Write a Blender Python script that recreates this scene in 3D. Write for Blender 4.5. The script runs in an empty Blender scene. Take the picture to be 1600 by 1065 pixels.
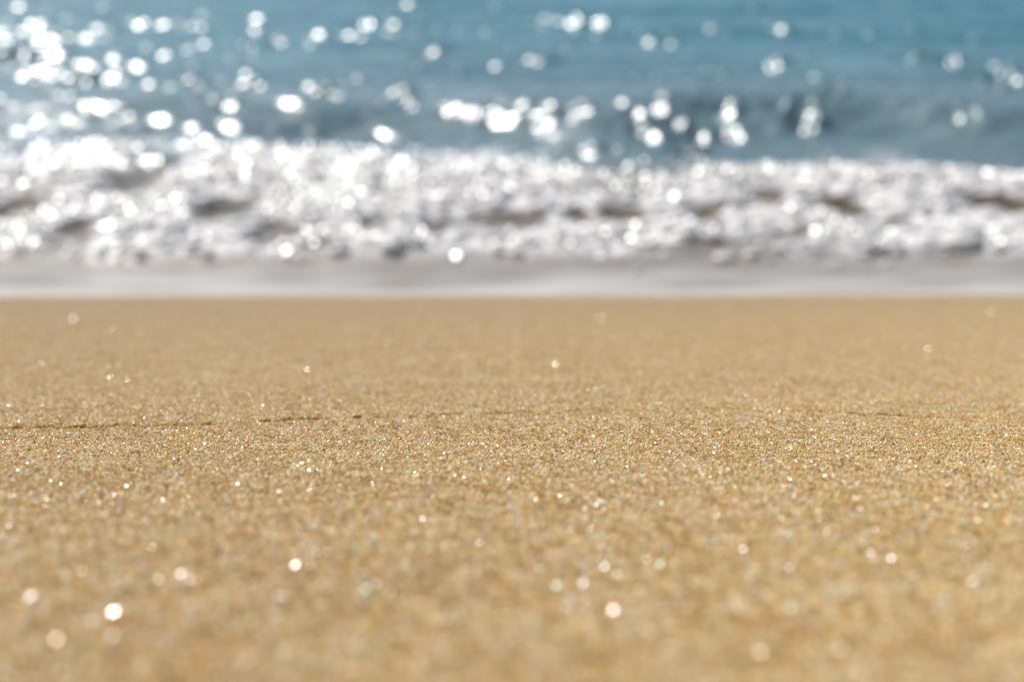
import bpy, bmesh, math, random
import numpy as np
from mathutils import Vector, Matrix, Euler

random.seed(7)
rng = np.random.default_rng(11)
S = bpy.context.scene
C = S.collection
R = math.radians

# ------------------------------------------------------------------ camera
PITCH = R(16.6)                       # looking down along +Y from a few cm above the sand
FPX = 50.0 / 36.0 * 1600.0            # focal length in photo pixels
FOCUS = 0.70
cam_d = bpy.data.cameras.new("camera")
cam_d.lens = 50
cam_d.sensor_width = 36
cam_d.clip_start = 0.01
cam_d.clip_end = 20000
cam_d.dof.use_dof = True
cam_d.dof.focus_distance = FOCUS
cam_d.dof.aperture_fstop = 5.7
cam_d.dof.aperture_blades = 7
cam_d.dof.aperture_rotation = R(12)
cam = bpy.data.objects.new("camera", cam_d)
C.objects.link(cam)
cam.location = (0, 0, 0)
cam.rotation_euler = (R(90) - PITCH, 0, 0)
S.camera = cam

# ------------------------------------------------------------------ sky, sun, exposure
SUN_EL, SUN_AZ = R(47), R(-38)        # azimuth measured from +Y, negative = to the left
sun_dir = Vector((math.sin(SUN_AZ) * math.cos(SUN_EL), math.cos(SUN_AZ) * math.cos(SUN_EL), math.sin(SUN_EL)))
w = bpy.data.worlds.new("World")
S.world = w
w.use_nodes = True
nt = w.node_tree
sky = nt.nodes.new("ShaderNodeTexSky")
sky.sky_type = 'NISHITA'
sky.sun_disc = False
sky.sun_elevation = SUN_EL
sky.sun_rotation = SUN_AZ
sky.air_density = 1.0
sky.dust_density = 1.0
bg = nt.nodes["Background"]
nt.links.new(sky.outputs[0], bg.inputs[0])
bg.inputs[1].default_value = 0.075
sun_d = bpy.data.lights.new("sun", 'SUN')
sun_d.energy = 5.0
sun_d.angle = R(0.53)
sun_d.color = (1.0, 0.955, 0.89)
sun = bpy.data.objects.new("sun", sun_d)
C.objects.link(sun)
sun.rotation_euler = sun_dir.to_track_quat('Z', 'Y').to_euler()
S.view_settings.view_transform = 'Standard'
S.view_settings.look = 'None'
S.view_settings.exposure = 0.45
S.view_settings.gamma = 1.0
S.view_settings.use_curve_mapping = False
S.cycles.use_adaptive_sampling = False
S.cycles.max_bounces = 6
S.cycles.diffuse_bounces = 3
S.cycles.caustics_reflective = False
S.cycles.caustics_refractive = False
S.cycles.sample_clamp_direct = 0
S.cycles.sample_clamp_indirect = 4


# ------------------------------------------------------------------ helpers
def ray(px, py):
    """direction of the photo pixel (1600 x 1065) in world space"""
    a, b = (px - 800) / FPX, -(py - 532.5) / FPX
    cp, sp = math.cos(PITCH), math.sin(PITCH)
    # camera: right = X, up = (0, sp, cp), forward = (0, cp, -sp)
    return Vector((a, cp + b * sp, -sp + b * cp))


def hit(px, py, hf, t0=0.1, t1=60.0):
    """where that ray meets the height field hf(x, y)"""
    d = ray(px, py)
    lo, hi = t0, t1
    for n in (500, 40, 40):
        ts = np.geomspace(lo, hi, n)
        below = d.z * ts - hf(d.x * ts, d.y * ts) < 0
        k = int(np.argmax(below)) if below.any() else n - 1
        lo, hi = ts[max(k - 1, 0)], ts[k]
    return d * float(hi)


def waves(n, lmin, lmax, slope, spread, seed, heading=0.0):
    """a random sea: n sines between the two wavelengths whose slopes add up to the rms slope"""
    r = np.random.default_rng(seed)
    lam = np.exp(r.uniform(np.log(lmin), np.log(lmax), n))
    k = 2 * np.pi / lam
    th = heading + r.normal(0, spread, n)
    kx, ky = k * np.sin(th), k * np.cos(th)
    a = slope * math.sqrt(2.0 / n) / k
    ph = r.uniform(0, 2 * np.pi, n)
    def f(x, y):
        z = np.zeros_like(x)
        for i in range(n):
            z += a[i] * np.sin(kx[i] * x + ky[i] * y + ph[i])
        return z
    return f


def field(n, lmin, lmax, seed, aspect=1.0):
    """smooth noise of about unit rms; aspect > 1 stretches it along x"""
    r = np.random.default_rng(seed)
    lam = np.exp(r.uniform(np.log(lmin), np.log(lmax), n))
    th = r.uniform(0, 2 * np.pi, n)
    kx, ky = 2 * np.pi / lam * np.sin(th) / aspect, 2 * np.pi / lam * np.cos(th)
    ph = r.uniform(0, 2 * np.pi, n)
    def f(x, y):
        z = np.zeros_like(x)
        for i in range(n):
            z += np.sin(kx[i] * x + ky[i] * y + ph[i])
        return z * math.sqrt(2.0 / n)
    return f


def sstep(a, b, t):
    u = np.clip((t - a) / (b - a), 0, 1)
    return u * u * (3 - 2 * u)


def mesh_np(name, V, F, smooth=True):
    """mesh from arrays; F is (n, 3) or (n, 4)"""
    me = bpy.data.meshes.new(name)
    n = F.shape[1]
    me.vertices.add(len(V))
    me.vertices.foreach_set("co", np.ascontiguousarray(V, dtype=np.float32).ravel())
    me.loops.add(F.size)
    me.loops.foreach_set("vertex_index", np.ascontiguousarray(F, dtype=np.int32).ravel())
    me.polygons.add(len(F))
    me.polygons.foreach_set("loop_start", np.arange(0, F.size, n, dtype=np.int32))
    me.polygons.foreach_set("use_smooth", np.full(len(F), smooth, dtype=bool))
    me.update(calc_edges=True)
    me.validate()
    return me


def attr(me, name, vals, kind='FLOAT'):
    at = me.attributes.new(name, kind, 'POINT')
    key = {'FLOAT': 'value', 'INT': 'value', 'FLOAT_VECTOR': 'vector', 'FLOAT_COLOR': 'color'}[kind]
    at.data.foreach_set(key, np.ascontiguousarray(vals).ravel())


def grid_faces(nr, nc):
    i = np.arange(nr - 1)[:, None] * nc + np.arange(nc - 1)[None, :]
    return np.stack([i, i + 1, i + nc + 1, i + nc], -1).reshape(-1, 4)


def link(name, me, kind=None):
    o = bpy.data.objects.new(name, me)
    C.objects.link(o)
    if kind: o['kind'] = kind
    return o


class Mat:
    def __init__(self, name):
        self.m = bpy.data.materials.new(name)
        self.m.use_nodes = True
        self.t = self.m.node_tree
        self.b = self.t.nodes["Principled BSDF"]
        self.out = self.t.nodes["Material Output"]

    def n(self, kind, **kw):
        x = self.t.nodes.new("ShaderNode" + kind)
        for k, v in kw.items(): setattr(x, k, v)
        return x

    def l(self, a, b): self.t.links.new(a, b)

    def at(self, name): return self.n("Attribute", attribute_name=name)

    def mix(self, f, a, b):
        x = self.n("Mix", data_type='RGBA')
        for s, v in ((0, f), (6, a), (7, b)):
            if isinstance(v, bpy.types.NodeSocket): self.l(v, x.inputs[s])
            else: x.inputs[s].default_value = v if s == 0 else (*v, 1)
        return x.outputs[2]

    def noise(self, scale, detail=3, rough=0.5, co=None):
        x = self.n("TexNoise")
        x.inputs["Scale"].default_value = scale
        x.inputs["Detail"].default_value = detail
        x.inputs["Roughness"].default_value = rough
        if co is not None: self.l(co, x.inputs["Vector"])
        return x.outputs[0]

    def ramp(self, v, a, b):
        x = self.n("MapRange")
        x.inputs["From Min"].default_value = a
        x.inputs["From Max"].default_value = b
        self.l(v, x.inputs["Value"])
        return x.outputs[0]


# ------------------------------------------------------------------ the beach: one sheet of sand
SLOPE = 0.2401                        # the beach face falls 13.5 degrees towards the water
und = field(14, 0.12, 0.5, 3, 1.6)
und2 = field(18, 0.09, 0.16, 4, 1.4)
edge_n = field(10, 0.01, 0.05, 5)
plane = lambda x, y: -0.09 - SLOPE * y

RIDGE = [(-330, 684), (-60, 675), (0, 672), (180, 667), (360, 662), (520, 656), (700, 648), (860, 642), (1010, 640), (1160, 642),
         (1300, 647), (1450, 652), (1600, 656), (1680, 658), (1930, 664)]
RP = [hit(px, py, plane) for px, py in RIDGE]
RX, RY = np.array([p.x for p in RP]), np.array([p.y for p in RP])
RA = np.array([1, 1, 1, 1, 1, 1, .85, .5, .35, .75, .9, .85, .6, .5, .5]) * .85


def sand_h(x, y):
    z = -0.09 - SLOPE * np.minimum(y, 4.6) - 0.055 * np.clip(y - 4.6, 0, 30) - 0.0002 * np.clip(y - 34, 0, 4000)
    z = np.where(y < -0.4, -0.09 + SLOPE * 0.4 + 0.05 * np.clip(-0.4 - y, 0, 40), z)
    near = np.exp(-np.clip(y, 0, 50) / 1.2)
    z = z + (0.0007 * und(x, y) + 0.00012 * und2(x, y)) * np.clip(0.35 + near, 0, 1)
    return z


ys = np.concatenate([[-60, -20, -6, -2, -0.8], np.linspace(-0.3, 0.2, 12), np.geomspace(0.22, 4.2, 520), np.geomspace(4.35, 6000, 40)])
us = np.concatenate([[-60, -12, -4, -1.4], np.linspace(-0.62, 0.62, 240), [1.4, 4, 12, 60]])
Y = np.repeat(ys[:, None], len(us), 1)
X = us[None, :] * (np.abs(Y) + 0.25)
Z = sand_h(X.ravel(), Y.ravel()) - 0.0003
sand_me = mesh_np("sand", np.stack([X.ravel(), Y.ravel(), Z], 1), grid_faces(len(ys), len(us)))
sand = link("sand", sand_me, 'structure')

m = Mat("sand_bed")
co = m.n("TexCoord").outputs["Object"]
c1 = m.mix(m.ramp(m.noise(900, 2, .6, co), .35, .65), (.22, .145, .062), (.40, .30, .17))
c2 = m.mix(m.ramp(m.noise(60, 3, .5, co), .3, .7), c1, m.mix(.5, c1, (.34, .22, .10)))
m.l(c2, m.b.inputs["Base Color"])
m.b.inputs["Roughness"].default_value = .7
bp = m.n("Bump")
bp.inputs["Strength"].default_value = .6
bp.inputs["Distance"].default_value = .0006
m.l(m.noise(1300, 2, .6, co), bp.inputs["Height"])
m.l(bp.outputs[0], m.b.inputs["Normal"])
sand_me.materials.append(m.m)

# ------------------------------------------------------------------ the sea: one sheet from the swash edge to the horizon
SEA = -1.0
EDGE = 3.575
edge_w = field(9, 0.35, 1.6, 21)
swell = waves(11, 0.9, 3.2, 0.085, 0.28, 31, heading=0.12)
chop = waves(34, 0.16, 0.75, 0.085, 0.6, 32, heading=0.1)
rip = waves(36, 0.09, 0.24, 0.085, 0.8, 33, heading=-0.1)
brk = field(30, 0.10, 0.42, 34, 1.5)
rip2 = waves(50, 0.045, 0.10, 0.10, 0.9, 37, heading=0.1)
brk2 = field(24, 0.05, 0.12, 35, 1.2)
crest_n = field(8, 0.7, 2.5, 36)


def edge_y(x): return EDGE + 0.022 * edge_w(x, x * 0) + 0.012 * x


def surf_amt(x, y):
    """how much the water here is broken surf"""
    far = 5.75 + 0.24 * crest_n(x, x * 0 + 3) + .10 * crest_n(x * 3.1, x * 0 + 8) - 0.13 * x
    return sstep(4.08, 4.42, y) * (1 - sstep(far - .45, far + 0.55, y))


GAPS = [(355, 318, 50, 17), (430, 356, 46, 13), (125, 357, 54, 15), (20, 318, 48, 16), (225, 268, 48, 20), (790, 336, 74, 12), (970, 326, 46, 14),
        (905, 330, 26, 10), (1105, 332, 26, 9), (1320, 318, 46, 13), (1570, 312, 75, 11), (1200, 300, 30, 9), (585, 340, 28, 9), (1110, 387, 48, 7),
        (1400, 389, 52, 6), (1480, 387, 40, 6), (615, 404, 34, 7), (480, 402, 40, 7), (140, 402, 42, 7), (700, 345, 40, 8), (1290, 388, 40, 6)]
surf_plane = lambda x, y: np.full_like(x, SEA + 0.03)
GP = []
for px, py, rx, ry in GAPS:
    a, b, c = hit(px, py, surf_plane), hit(px, py - ry, surf_plane), hit(px, py + ry, surf_plane)
    GP.append((a.x, a.y, rx * a.y / FPX, (b.y - c.y) / 2))


def gap_amt(x, y):
    g = np.zeros_like(x)
    for gx, gy, sx, sy in GP:
        g = np.maximum(g, np.exp(-(((x - gx) / (1.1 * sx)) ** 2 + ((y - gy) / (1.75 * sy)) ** 2)))
    return g


def water_h(x, y):
    e = edge_y(x)
    t = y - e
    sand_z = -0.09 - SLOPE * y
    sheet = sand_z + 0.005 * sstep(0, 0.05, t) + 0.004 * sstep(0.0, .3, t)
    k = sstep(0.05, 0.75, t)
    z = sheet * (1 - k) + SEA * k
    s = surf_amt(x, y)
    out = sstep(5.2, 6.6, y)
    z = z + s * (0.005 * brk(x, y) + 0.0010 * brk2(x, y) + 0.03)
    z = z - .034 * s * gap_amt(x, y)
    # the bore's front and the wave that stands up behind it
    cr = 7.05 + 0.16 * crest_n(x, x * 0) - 0.06 * x
    d = y - cr
    amp = 0.112 + 0.02 * crest_n(x * .8 + 7, x * 0) + .018 * np.clip(x, -2.6, 1)
    z = z + amp * np.where(d < 0, np.exp(-(d / 0.42) ** 2), np.exp(-(d / 0.9) ** 2))
    far_fade = 1 - sstep(25, 120, y)
    z = z + (swell(x, y) * out + chop(x, y) * (0.12 * sstep(.1, .6, t) + 0.88 * out) + rip(x, y) * (0.1 * sstep(.1, .6, t) + .4 * s * (1 - out) + 0.9 * out) + rip2(x, y) * (.4 * s + .6 * (1 - sstep(7.5, 9.5, y)) * out)) * far_fade
    return z


ys = np.concatenate([np.linspace(0, 0.05, 7)[:-1], np.linspace(0.05, 0.6, 46)[:-1]]) + EDGE - 0.04
ys = np.concatenate([ys, np.geomspace(ys[-1] + .008, 26, 880), np.geomspace(27, 9000, 60)])
us = np.concatenate([[-30, -6, -2, -1], np.linspace(-0.62, 0.62, 520), [1, 2, 6, 30]])
Y = np.repeat(ys[:, None], len(us), 1)
X = us[None, :] * Y
near = np.clip(1 - (Y - EDGE) / 0.6, 0, 1)
Y = Y + near * (edge_y(X.ravel()).reshape(X.shape) - EDGE + 0.04)
x, y = X.ravel(), Y.ravel()
Z = water_h(x, y)
# steeper wavelets added for glints, each shaped to mirror the sun into the camera
WAVELETS = [(65, 40, 1), (130, 60, 1), (155, 46, 1), (225, 38, 1), (250, 38, 1), (272, 36, 1.3), (300, 40, .9), (292, 78, .8), (306, 72, .9), (404, 30, .6),
            (388, 70, .8), (415, 66, .8), (440, 64, 1), (465, 60, .9), (492, 57, .9), (545, 55, 1), (583, 42, .8), (606, 40, 1), (616, 54, .7), (645, 52, .6),
            (687, 47, .6), (712, 49, .6), (757, 50, .7), (676, 81, 1), (622, 110, .4), (690, 112, .4), (826, 34, 1), (848, 33, 1.2), (868, 32, 1.3), (893, 35, 1.1),
            (930, 38, 1), (945, 34, .7), (930, 55, .5), (1000, 55, .6), (1020, 68, .6), (1042, 68, .5), (1110, 45, .7), (1137, 52, .6), (1220, 46, .8), (1255, 85, .4),
            (849, 97, .8), (1212, 103, 1), (1428, 92, 1.2), (1455, 98, .5), (1488, 100, .8), (1553, 104, .7), (1567, 117, .9), (1562, 140, .5), (10, 82, .8), (30, 80, 1),
            (72, 84, 1), (90, 84, .7), (60, 112, .8), (88, 114, 1), (115, 124, 1.3), (132, 122, 1), (160, 120, .8), (180, 118, .8), (205, 105, .8), (100, 148, .5),
            (267, 136, .6), (345, 126, .4), (388, 132, 1), (484, 134, .8), (500, 147, .7), (527, 150, .6), (455, 160, .6), (615, 146, 1.1), (640, 165, .4), (705, 171, .8),
            (740, 178, .6), (770, 182, .8), (795, 187, 1), (820, 184, 1.1), (848, 188, .9), (815, 166, .7), (858, 167, .5), (900, 172, .6), (972, 162, .5), (890, 185, .6),
            (1038, 175, .9), (1056, 198, .8), (980, 198, .6), (1014, 206, .8), (1018, 220, .6), (1115, 170, .9), (1130, 184, .7), (1145, 165, .6), (1170, 166, .7), (1195, 164, .8),
            (1218, 166, .7), (1268, 158, .5), (1265, 196, .9), (1260, 185, .6), (1203, 204, .6), (1096, 214, 1), (1146, 208, 1), (1150, 218, .6), (1520, 182, .7), (1493, 163, .3),
            (918, 236, 1), (864, 232, .6), (1080, 243, .6), (1092, 246, .6), (245, 190, 1), (194, 176, .6), (163, 173, .8), (55, 190, .7), (300, 200, .7), (352, 198, .7),
            (370, 198, .7), (482, 206, .6), (604, 210, .5), (657, 254, .6), (682, 257, .7), (395, 228, .9), (145, 225, .9), (60, 230, .8), (230, 255, .8), (320, 220, .8)]
for px, py, k in list(WAVELETS):
    for q in range(2):
        WAVELETS.append((px + rng.normal(0, 28), py + rng.normal(0, 2.5), k * rng.uniform(.2, .55)))
for q in range(150):
    u = rng.uniform(0, 1) ** 1.6
    WAVELETS.append((1600 * u, rng.uniform(6, 175), rng.uniform(.15, .5)))
sea_s = lambda x, y: water_h(x, y)
for px, py, k in WAVELETS:
    p = hit(px, py, sea_s, 3.5, 40)
    to_cam = (cam.location - p).normalized()
    hv = (to_cam + sun_dir).normalized()
    want = np.array([-hv.x / hv.z, -hv.y / hv.z])
    r_ = .022 + .0046 * p.y
    e = .02
    q = np.array([p.x + e, p.x - e, p.x, p.x]); q2 = np.array([p.y, p.y, p.y + e, p.y - e])
    hh = water_h(q, q2)
    g = want - np.array([hh[0] - hh[1], hh[2] - hh[3]]) / (2 * e) + rng.normal(0, .035, 2) / k
    dx, dy = x - p.x, y - p.y
    sel = (np.abs(dx) < 4 * r_) & (np.abs(dy) < 4 * r_)
    dx, dy = dx[sel], dy[sel]
    Z[sel] += (g[0] * dx + g[1] * dy) * np.exp(-(dx * dx + dy * dy) / (2 * (r_ * k ** .5) ** 2))
water_me = mesh_np("water", np.stack([x, y, Z], 1), grid_faces(len(ys), len(us)))
# foam cover (0 clear water, 1 froth): lace on the swash, dense in the surf with gaps
fm1 = field(26, 0.12, 0.55, 41, 2.2)


def foam_amt(x, y):
    t = y - edge_y(x)
    s = surf_amt(x, y)
    f = s * sstep(-2.0, -0.8, fm1(x, y)) * (1 - sstep(.25, .7, gap_amt(x, y)))
    film = (1 - sstep(0.3, 1.5, t)) * 0.36 * np.clip(1 + .17 * fm1(x * .9, y * 1.2 + 5), .3, 1.7) * sstep(0, .22, t) + 0.05 * sstep(0, .2, t) * (1 - sstep(.25, .5, t))
    return np.clip(np.maximum(f, film), 0, 1)


attr(water_me, "foam", foam_amt(x, y))
attr(water_me, "silt", 1 - sstep(5.35, 6.3, y))
attr(water_me, "turbid", 1 - sstep(5.5, 13, y))
attr(water_me, "shallow", 1 - sstep(0, .45, y - edge_y(x)))
water = link("water", water_me, 'structure')

m = Mat("sea_water")
co = m.n("TexCoord").outputs["Object"]
deep = m.mix(m.ramp(m.noise(.5, 2, .5, co), .3, .7), (.024, .108, .145), (.052, .158, .188))
deep = m.mix(m.at("turbid").outputs["Fac"], deep, (.100, .152, .172))
body = m.mix(m.at("silt").outputs["Fac"], deep, (.075, .053, .020))
body = m.mix(m.at("shallow").outputs["Fac"], body, (.26, .20, .11))
foamc = m.mix(m.ramp(m.noise(14, 4, .6, co), .3, .7), (.62, .605, .595), (.74, .725, .72))
m.l(m.mix(m.at("foam").outputs["Fac"], body, foamc), m.b.inputs["Base Color"])
rr = m.n("MapRange")
m.l(m.at("foam").outputs["Fac"], rr.inputs["Value"])
rr.inputs["To Min"].default_value = .29
rr.inputs["To Max"].default_value = .45
m.l(rr.outputs[0], m.b.inputs["Roughness"])
m.b.inputs["IOR"].default_value = 1.333
bp = m.n("Bump")
bp.inputs["Strength"].default_value = .25
bp.inputs["Distance"].default_value = .003
m.l(m.noise(40, 2, .5, co), bp.inputs["Height"])
m.l(bp.outputs[0], m.b.inputs["Normal"])
water_me.materials.append(m.m)

# ------------------------------------------------------------------ sea foam: froth lumps heaped on the surf
ico = bmesh.new()
bmesh.ops.create_icosphere(ico, subdivisions=2, radius=1)
IV = np.array([v.co[:] for v in ico.verts])
IF = np.array([[v.index for v in f.verts] for f in ico.faces])
ico.free()
ico = bmesh.new()
bmesh.ops.create_icosphere(ico, subdivisions=1, radius=1)
JV = np.array([v.co[:] for v in ico.verts])
JF = np.array([[v.index for v in f.verts] for f in ico.faces])
ico.free()

NB = 5400
bx = rng.uniform(-0.6, 0.6, NB * 3)
by = rng.uniform(4.11, 6.25, NB * 3)
bx = bx * by
keep = rng.uniform(0, 1, NB * 3) < foam_amt(bx, by) ** 1.5 * surf_amt(bx, by)
bx, by = bx[keep][:NB], by[keep][:NB]
bz = water_h(bx, by)
br = np.exp(rng.normal(np.log(0.0125), 0.5, len(bx)))
br = np.clip(br, .004, .035)
sc = np.stack([br * rng.uniform(1.0, 1.9, len(bx)), br * rng.uniform(.8, 1.4, len(bx)), br * rng.uniform(.35, .7, len(bx))], 1)
ang = rng.uniform(0, 6.28, len(bx))
lump = 1 + 0.10 * rng.normal(0, 1, (len(bx), len(IV)))
P = IV[None] * lump[..., None] * sc[:, None, :]
ca, sa = np.cos(ang)[:, None], np.sin(ang)[:, None]
P = np.stack([P[..., 0] * ca - P[..., 1] * sa, P[..., 0] * sa + P[..., 1] * ca, P[..., 2]], -1)
P += np.stack([bx, by, bz + sc[:, 2] * .35], 1)[:, None, :]
FF = (IF[None] + (np.arange(len(bx)) * len(IV))[:, None, None]).reshape(-1, 3)
foam_me = mesh_np("sea_foam", P.reshape(-1, 3), FF)
foam = link("sea_foam", foam_me, 'stuff')
foam['label'] = "white broken froth heaped on the small wave along the shore"
foam['category'] = "foam"
m = Mat("froth")
co = m.n("TexCoord").outputs["Object"]
m.l(m.mix(m.ramp(m.noise(30, 3, .6, co), .3, .7), (.66, .65, .635), (.79, .78, .77)), m.b.inputs["Base Color"])
m.b.inputs["Roughness"].default_value = .32
m.b.inputs["IOR"].default_value = 1.333
tr = m.n("BsdfTranslucent")
tr.inputs[0].default_value = (.82, .80, .78, 1)
ms = m.n("MixShader")
ms.inputs[0].default_value = .38
m.l(m.b.outputs[0], ms.inputs[1])
m.l(tr.outputs[0], ms.inputs[2])
m.l(ms.outputs[0], m.out.inputs[0])
foam_me.materials.append(m.m)

# lenses of water added for glints on the froth, scattered about the sun-mirroring tilt
NW = 7000
wx, wy = rng.uniform(-.56, .56, NW * 6), rng.uniform(4.2, 6.5, NW * 6)
wx = wx * wy
top = 5.85 - 0.10 * wx
dens = np.exp(-((wy - top + .15) / .30) ** 2) + .65 * surf_amt(wx, wy) + .55 * np.exp(-((wy - 6.2) / .3) ** 2) * sstep(.3, -1.6, wx)
dens *= (.75 + .2 * np.clip(-wx, -1, 1.5)) * np.clip(.8 + .5 * fm1(wx * 1.3, wy * 1.3 + 9), .1, 2) * (1 - sstep(.1, .5, gap_amt(wx, wy)))
ok = rng.uniform(0, 1.6, NW * 6) < dens
wx, wy = wx[ok][:NW], wy[ok][:NW]
wz = water_h(wx, wy) + rng.uniform(.004, .02, len(wx))
ra = np.clip(np.exp(rng.normal(np.log(.0052), .4, len(wx))), .0025, .0125)
LV = np.array([(0, 0, .055)] + [(math.cos(a), math.sin(a), 0) for a in np.arange(8) * math.pi / 4] + [(0, 0, -.5)])
LF = np.array([(0, 1 + i, 1 + (i + 1) % 8) for i in range(8)] + [(9, 1 + (i + 1) % 8, 1 + i) for i in range(8)])
P = np.zeros((len(wx), 10, 3))
for i in range(len(wx)):
    p = Vector((wx[i], wy[i], wz[i]))
    hv = ((cam.location - p).normalized() + sun_dir).normalized() + Vector(rng.normal(0, .14, 3))
    M = np.array(Vector((0, 0, 1)).rotation_difference(hv).to_matrix())
    P[i] = (M @ (LV * ra[i] * np.array([1, rng.uniform(.8, 1.5), 1])).T).T + np.array(p)
bead_me = mesh_np("glint_beads", P.reshape(-1, 3), (LF[None] + (np.arange(len(wx)) * 10)[:, None, None]).reshape(-1, 3), smooth=False)
beads = link("glint_beads", bead_me, 'stuff')
beads['label'] = "beads of water added for the glitter along the top of the breaking froth"
beads['category'] = "spray"
m = Mat("glint_bead")
m.b.inputs["Base Color"].default_value = (.55, .54, .52, 1)
m.b.inputs["Roughness"].default_value = .27
m.b.inputs["IOR"].default_value = 1.333
bead_me.materials.append(m.m)

# ------------------------------------------------------------------ sand grains: patches of loose grains laid over the whole beach face
PAL = np.array([(.80, .71, .46), (.70, .53, .22), (.66, .39, .09), (.82, .81, .77), (.62, .53, .16), (.22, .15, .07), (.04, .036, .03), (.75, .57, .40), (.70, .74, .74)])
PW = np.array([.28, .24, .16, .13, .08, .035, .009, .05, .03])
TILE = 0.02
gm = Mat("sand_grain")
col = gm.at("tint").outputs["Color"]
geo = gm.n("NewGeometry").outputs["Position"]
clump = gm.ramp(gm.noise(130, 3, .6, geo), .32, .68)
warm = gm.n("Mix", data_type='RGBA', blend_type='MULTIPLY')
warm.inputs[0].default_value = 1
gm.l(col, warm.inputs[6])
gm.l(gm.mix(clump, gm.mix(gm.ramp(gm.noise(45, 2, .5, geo), .35, .65), (.93, .74, .40), (1.0, .91, .70)), (1.15, 1.18, 1.20)), warm.inputs[7])
gm.l(warm.outputs[2], gm.b.inputs["Base Color"])
sep = gm.n("SeparateXYZ")
gm.l(geo, sep.inputs[0])
damp = gm.n("Mix", data_type='RGBA', blend_type='MULTIPLY')       # the sand turns damp towards the water
damp.inputs[0].default_value = 1
gm.l(warm.outputs[2], damp.inputs[6])
gm.l(gm.mix(gm.ramp(sep.outputs[1], .7, 3.2), (1, 1, 1), (.86, .865, .93)), damp.inputs[7])
warm = damp
gm.l(warm.outputs[2], gm.b.inputs["Base Color"])
gm.l(gm.at("gloss").outputs["Fac"], gm.b.inputs["Roughness"])
tr = gm.n("BsdfTranslucent")
gm.l(warm.outputs[2], tr.inputs[0])
ms = gm.n("MixShader")
ms.inputs[0].default_value = .38
gm.l(gm.b.outputs[0], ms.inputs[1])
gm.l(tr.outputs[0], ms.inputs[2])
gm.l(ms.outputs[0], gm.out.inputs[0])


def grain_patch(k):
    r = np.random.default_rng(100 + k)
    n1 = int(TILE / 0.00058)
    gx, gy = np.meshgrid((np.arange(n1) + .5) / n1, (np.arange(n1) + .5) / n1)
    p = np.stack([gx.ravel(), gy.ravel()], 1) + r.uniform(-.55, .55, (n1 * n1, 2)) / n1
    p = (p - .5) * TILE
    n = len(p)
    rad = np.clip(np.exp(r.normal(np.log(.00037), .33, n)), .00018, .0009)
    zz = r.uniform(-.00015, .00052, n)
    bigg = r.uniform(0, 1, n) < .007
    rad[bigg] = r.uniform(.0007, .0011, bigg.sum())
    up = r.uniform(0, 1, n) < .10
    zz[up] += .0003
    s = rad[:, None] * r.uniform(.75, 1.25, (n, 3)) * np.array([1, 1, .8])
    v = JV[None] * (1 + .2 * r.normal(0, 1, (n, len(JV))))[..., None] * s[:, None, :]
    q = r.normal(0, 1, (n, 4))
    q /= np.linalg.norm(q, axis=1, keepdims=True)
    a, b, c, d = q.T
    M = np.stack([np.stack([1 - 2 * (c * c + d * d), 2 * (b * c - a * d), 2 * (b * d + a * c)], -1),
                  np.stack([2 * (b * c + a * d), 1 - 2 * (b * b + d * d), 2 * (c * d - a * b)], -1),
                  np.stack([2 * (b * d - a * c), 2 * (c * d + a * b), 1 - 2 * (b * b + c * c)], -1)], 1)
    v = np.einsum('nij,nvj->nvi', M, v) + np.stack([p[:, 0], p[:, 1], zz], 1)[:, None, :]
    f = (JF[None] + (np.arange(n) * len(JV))[:, None, None]).reshape(-1, 3)
    me = mesh_np("grain_patch", v.reshape(-1, 3), f, smooth=False)
    c = PAL[r.choice(len(PAL), n, p=PW / PW.sum())] * r.uniform(.62, 1.25, (n, 1)) * np.array([1.0, .975, .94])
    attr(me, "tint", np.repeat(np.concatenate([c, np.ones((n, 1))], 1)[:, None, :], len(JV), 1).astype(np.float32), 'FLOAT_COLOR')
    attr(me, 'gloss', np.repeat(np.where((r.uniform(0, 1, n) < .12) & (rad < .00055), .19, .47), len(JV)).astype(np.float32))
    me.materials.append(gm.m)
    return me


patches = bpy.data.collections.new("grain_patches")      # only read by the node group below; not in the scene itself
for k in range(10):
    patches.objects.link(bpy.data.objects.new("grain_patch", grain_patch(k)))

tx, ty = [], []
cosl = 1 / math.sqrt(1 + SLOPE ** 2)
step = TILE * .985
yy = -0.25
while yy < 3.60:
    half = 0.8 + 0.6 * max(yy, 0)
    nx = int(half / step) + 1
    for i in range(-nx, nx + 1):
        tx.append(i * step); ty.append(yy)
    yy += step * cosl
tx, ty = np.array(tx), np.array(ty)
tz = sand_h(tx, ty)
e = .004
sx = (sand_h(tx + e, ty) - sand_h(tx - e, ty)) / (2 * e)
sy = (sand_h(tx, ty + e) - sand_h(tx, ty - e)) / (2 * e)
rots = np.zeros((len(tx), 3), np.float32)
for i in range(len(tx)):
    nrm = Vector((-sx[i], -sy[i], 1)).normalized()
    q = Vector((0, 0, 1)).rotation_difference(nrm) @ Euler((0, 0, random.randrange(4) * math.pi / 2)).to_quaternion()
    rots[i] = q.to_euler()[:]
pm = bpy.data.meshes.new("sand_grains")
pm.from_pydata(list(zip(tx, ty, tz)), [], [])
attr(pm, "turn", rots, 'FLOAT_VECTOR')
attr(pm, "pick", rng.integers(0, 10, len(tx)).astype(np.int32), 'INT')
pm.materials.append(gm.m)
grains = link("sand_grains", pm, 'stuff')
grains['label'] = "coarse golden sand grains covering the beach face"
grains['category'] = "sand"
ng = bpy.data.node_groups.new("lay_grains", 'GeometryNodeTree')
ng.interface.new_socket("Geometry", in_out='INPUT', socket_type='NodeSocketGeometry')
ng.interface.new_socket("Geometry", in_out='OUTPUT', socket_type='NodeSocketGeometry')
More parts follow.
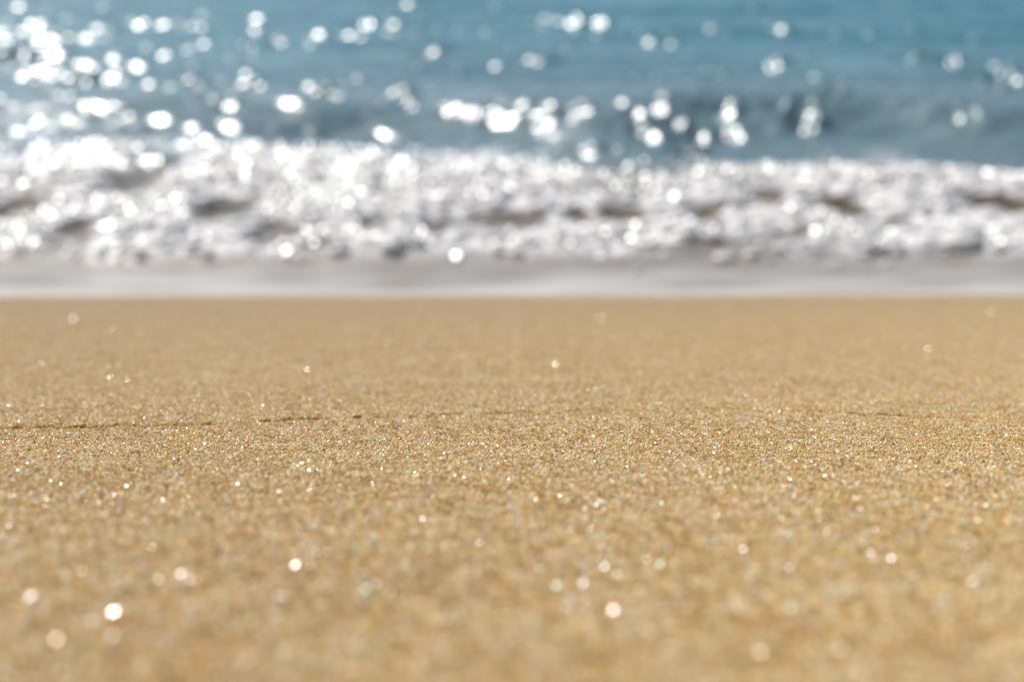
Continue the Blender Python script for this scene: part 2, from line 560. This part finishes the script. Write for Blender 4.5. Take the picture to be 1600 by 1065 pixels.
gi, go = ng.nodes.new("NodeGroupInput"), ng.nodes.new("NodeGroupOutput")
ci = ng.nodes.new("GeometryNodeCollectionInfo")
ci.inputs["Collection"].default_value = patches
ci.inputs["Separate Children"].default_value = True
ci.inputs["Reset Children"].default_value = True
ip = ng.nodes.new("GeometryNodeInstanceOnPoints")
ip.inputs["Pick Instance"].default_value = True
a1 = ng.nodes.new("GeometryNodeInputNamedAttribute"); a1.data_type = 'FLOAT_VECTOR'; a1.inputs[0].default_value = "turn"
a2 = ng.nodes.new("GeometryNodeInputNamedAttribute"); a2.data_type = 'INT'; a2.inputs[0].default_value = "pick"
L = ng.links.new
L(gi.outputs[0], ip.inputs["Points"]); L(ci.outputs[0], ip.inputs["Instance"])
L(a1.outputs[0], ip.inputs["Rotation"]); L(a2.outputs[0], ip.inputs["Instance Index"])
L(ip.outputs[0], go.inputs[0])
md = grains.modifiers.new("lay_grains", 'NODES')
md.node_group = ng

# ------------------------------------------------------------------ the swash mark: a low line of heaped grains across the beach
N = 35000
ux = rng.uniform(RX[0], RX[-1], N * 3)
amp = np.interp(ux, RX, RA) * np.clip(.85 + .35 * edge_n(ux * 2.3, ux * 0 + 4), 0.6, 1.5)
ux = ux[rng.uniform(0, 1, N * 3) < amp * .75][:N]
amp = np.interp(ux, RX, RA) * np.clip(.85 + .35 * edge_n(ux * 2.3, ux * 0 + 4), 0.6, 1.5)
across = np.abs(rng.normal(0, 1, len(ux))) * .016
lip = rng.uniform(0, 1, len(ux)) < .4
across = np.where(lip, rng.uniform(0, .003, len(ux)), across)
vy = np.interp(ux, RX, RY) + .0022 * edge_n(ux, ux * 0) + across + rng.normal(0, .0009, len(ux))
vz = sand_h(ux, vy) + rng.uniform(0, 1, len(ux)) * .0020 * np.clip(amp, 0, 1.2) * np.exp(-across / .014)
n = len(ux)
rad = np.clip(np.exp(rng.normal(np.log(.00042), .26, n)), .00022, .0009)
v = JV[None] * (1 + .2 * rng.normal(0, 1, (n, len(JV))))[..., None] * (rad[:, None] * rng.uniform(.75, 1.25, (n, 3)))[:, None, :]
v += np.stack([ux, vy, vz], 1)[:, None, :]
me = mesh_np("swash_mark", v.reshape(-1, 3), (JF[None] + (np.arange(n) * len(JV))[:, None, None]).reshape(-1, 3), smooth=False)
c = PAL[rng.choice(len(PAL), n, p=PW / PW.sum())] * rng.uniform(.75, 1.1, (n, 1)) * np.array([1, .88, .62])  # browner tint puts the shade of the mark's near face into the colour
attr(me, "tint", np.repeat(np.concatenate([c, np.ones((n, 1))], 1)[:, None, :], len(JV), 1).astype(np.float32), 'FLOAT_COLOR')
attr(me, 'gloss', np.full(n * len(JV), .45, np.float32))
me.materials.append(gm.m)
mark = link("swash_mark", me, 'stuff')
mark['label'] = "thin ragged line of heaped sand grains left across the beach by a wave"
mark['category'] = "sand line"

# ------------------------------------------------------------------ fine glitter: flat chips added for sparkle, tilted around the slope mirroring the sun
NG = 1800
gpx, gpy = rng.uniform(-330, 1930, NG), 478 + 590 * rng.uniform(0, 1, NG) ** .85
Pv, tint = np.zeros((NG, 10, 3)), np.zeros((NG, 4))
TP = [(.80, .77, .72), (.82, .70, .52), (.62, .80, .66), (.62, .74, .82), (.84, .66, .60)]
for i in range(NG):
    d = ray(gpx[i], gpy[i])
    k = plane(0, 0) / (d.z + SLOPE * d.y)
    p = d * k
    p.z = float(sand_h(np.array([p.x]), np.array([p.y]))[0]) + .0007
    size = min(max(rng.normal(.00040, .00011), .0002), .0007) * (1 + .35 * min(k, 3.5)) * min(1, .55 + .6 * max(k - .28, 0) / .4)
    hv = ((cam.location - p).normalized() + sun_dir).normalized() + Vector(rng.normal(0, .13, 3))
    M = np.array(Vector((0, 0, 1)).rotation_difference(hv).to_matrix())
    V = np.array([(0, 0, .02)] + [(math.cos(a) * rng.uniform(.7, 1.1), math.sin(a) * rng.uniform(.7, 1.1), 0) for a in np.arange(8) * math.pi / 4] + [(0, 0, -.8)]) * size
    Pv[i] = (M @ V.T).T + np.array(p)
    tint[i] = (*TP[rng.choice(5, p=[.5, .2, .1, .1, .1])], 1)
me = mesh_np("glittering_sand", Pv.reshape(-1, 3), (LF[None] + (np.arange(NG) * 10)[:, None, None]).reshape(-1, 3), smooth=False)
attr(me, "tint", np.repeat(tint[:, None, :], 10, 1).astype(np.float32), 'FLOAT_COLOR')
m = Mat("quartz_chip")
m.l(m.at("tint").outputs["Color"], m.b.inputs["Base Color"])
m.l(m.at("tint").outputs["Color"], m.b.inputs["Specular Tint"])
m.b.inputs["Roughness"].default_value = .30
m.b.inputs["IOR"].default_value = 1.55
me.materials.append(m.m)
glitter = link("glittering_sand", me, 'stuff')
glitter['label'] = "fine quartz chips added for sparkle among the sand grains"
glitter['category'] = "sand"

# ------------------------------------------------------------------ single quartz grains that catch the sun, and a few dark ones
def crystal(name, size, flat=.6, seed=0, rough=.25, colour=(.8, .77, .7), spec=(1, 1, 1)):
    """a broken quartz grain: an irregular six sided chip with a level cleavage face on top"""
    r = random.Random(seed)
    bm = bmesh.new()
    rings = []
    for rr, z in ((.62, -.75 * flat), (1.0, -.15 * flat), (.82, .5 * flat)):
        rings.append([bm.verts.new((size * rr * math.cos(a) * j, size * rr * math.sin(a) * j, size * z))
                      for a, j in ((i * math.pi / 3 + r.uniform(-.25, .25), r.uniform(.8, 1.15)) for i in range(6))])
    bm.faces.new(rings[2])
    bm.faces.new(rings[0][::-1])
    for a, b in ((0, 1), (1, 2)):
        for i in range(6):
            k = (i + 1) % 6
            bm.faces.new((rings[a][i], rings[a][k], rings[b][k], rings[b][i]))
    me = bpy.data.meshes.new(name)
    bm.to_mesh(me)
    bm.free()
    q = Mat(name)
    nz = q.noise(900, 2, .5, q.n("TexCoord").outputs["Object"])
    q.l(q.mix(q.ramp(nz, .3, .7), tuple(.8 * c for c in colour), colour), q.b.inputs["Base Color"])
    q.b.inputs["Roughness"].default_value = rough
    q.b.inputs["IOR"].default_value = 1.55
    q.b.inputs["Specular Tint"].default_value = (*spec, 1)
    me.materials.append(q.m)
    return me


WHITE, PINK, GREEN, BLUE, AMBER = (1, 1, 1), (1, .86, .82), (.55, 1, .62), (.6, .95, 1), (1, .72, .35)
# photo column, row, grain radius in mm, roughness, tint, label
GRAINS = [
    (179, 961, 1.05, .22, WHITE, "brightest blurred white quartz grain in the near sand towards the left"),
    (89, 1005, 1.0, .27, AMBER, "amber and green tinted glinting grain lowest near the left corner"),
    (177, 998, .85, .34, PINK, "faint pinkish grain just below the brightest white one on the left"),
    (49, 937, 1.0, .30, WHITE, "pale grey glinting grain closest to the left edge of the near sand"),
    (129, 897, .85, .33, AMBER, "dull cream grain above the brightest white one on the left"),
    (283, 901, .95, .29, PINK, "pale pink glinting grain with a fainter grain touching its right side"),
    (297, 910, .8, .35, WHITE, "fainter grain touching the right side of a pale pink one"),
    (298, 950, .9, .36, AMBER, "faint straw coloured grain right of the brightest white one on the left"),
    (462, 887, .95, .24, WHITE, "bright white grain alone in the near sand left of centre"),
    (437, 937, .9, .36, WHITE, "weak grey grain below the bright white one left of centre"),
    (572, 926, .9, .35, GREEN, "weak greenish yellow grain in the near sand between left and centre"),
    (512, 866, .8, .36, WHITE, "weak grain above and right of the bright white one left of centre"),
    (660, 814, .7, .26, WHITE, "small bright white grain in the sand just before it blurs, left of centre"),
    (958, 958, 1.05, .25, PINK, "large cream glinting grain lowest in the near sand right of centre"),
    (911, 915, .95, .30, WHITE, "pale grey grain above the large cream one right of centre"),
    (870, 920, .95, .33, GREEN, "pale green grain left of a pale grey one near the centre"),
    (945, 890, .85, .28, BLUE, "blue green iridescent grain above the large cream one"),
    (1031, 886, .85, .32, GREEN, "faint mint coloured grain right of the iridescent blue green one"),
    (1161, 862, .8, .29, WHITE, "pale white grain right of centre where the near sand starts to blur"),
    (1393, 876, .85, .28, WHITE, "pale white grain alone in the near sand on the right"),
    (1520, 913, .9, .33, PINK, "faint lilac grain lowest near the right edge"),
    (254, 784, .55, .24, WHITE, "tiny bright grain in the nearly sharp sand on the left"),
    (837, 783, .55, .26, AMBER, "tiny cream grain in the nearly sharp sand near the centre"),
    (932, 792, .55, .25, WHITE, "tiny white grain right of a tiny cream one near the centre"),
    (1033, 789, .55, .26, GREEN, "tiny green glinting grain in the nearly sharp sand right of centre"),
    (1279, 814, .6, .29, WHITE, "small pale grain in the blurring sand on the right"),
    (1289, 746, .5, .23, WHITE, "tiny bright grain at the near side of the sharp sand on the right"),
    (1541, 793, .6, .28, GREEN, "small pale green grain near the right edge of the near sand"),
    (173, 590, .5, .17, WHITE, "bright white grain behind the swash mark on the left"),
    (480, 579, .7, .17, WHITE, "white grain behind the swash mark left of centre"),
    (868, 571, .8, .17, AMBER, "round cream coloured grain behind the swash mark near the centre"),
    (939, 498, 1.4, .2, AMBER, "faint cream grain far back in the sand near the centre"),
    (115, 499, 1.4, .2, WHITE, "faint grey grain far back in the sand near the left edge"),
    (1548, 488, 1.6, .19, AMBER, "faint cream grain far back in the sand near the right edge"),
    (1450, 546, 1.1, .19, AMBER, "cream grain on the smooth far sand towards the right"),
    (1492, 644, .5, .22, WHITE, "bright sharp white grain on the swash mark at the right"),
    (1166, 619, .6, .26, WHITE, "bright grain just behind the swash mark right of centre"),
    (1218, 644, .45, .22, PINK, "bright speck of a grain on the swash mark right of centre"),
]
for i, (px, py, mm, rough, tint, label) in enumerate(GRAINS):
    p = hit(px, py, sand_h)
    hv = ((cam.location - p).normalized() + sun_dir).normalized()
    o = link("quartz_grain", crystal("quartz_grain", mm * .001, seed=i, rough=rough * 1.32, colour=tuple(.55 + .3 * t for t in tint), spec=tint))
    o.location = p + Vector((0, 0, .0009))
    o.rotation_euler = (Vector((0, 0, 1)).rotation_difference(hv) @ Euler((0, 0, random.uniform(0, 6))).to_quaternion()).to_euler()
    o['label'] = label
    o['category'] = "sand grain"
    o['group'] = "quartz grains glinting in the sun"
DARK = [
    (783, 648, .5, "dark grey grain in the sharp sand just left of centre"),
    (1212, 645, .55, "black grain on the swash mark right of centre beside a bright speck"),
    (1534, 618, .7, "dark blurred grain behind the swash mark near the right edge"),
    (418, 597, .7, "small dark grain alone behind the swash mark on the left"),
    (295, 737, .5, "dark brown grain at the near side of the sharp sand on the left"),
    (466, 676, .5, "black speck of a grain in the sharp sand left of centre"),
]
for i, (px, py, mm, label) in enumerate(DARK):
    p = hit(px, py, sand_h)
    o = link("dark_grain", crystal("dark_grain", mm * .001, .8, seed=90 + i, rough=.5, colour=(.03, .025, .02)))
    o.location = p + Vector((0, 0, .0007))
    o.rotation_euler = (random.uniform(-.4, .4), random.uniform(-.4, .4), random.uniform(0, 6))
    o['label'] = label
    o['category'] = "sand grain"
    o['group'] = "dark mineral grains"
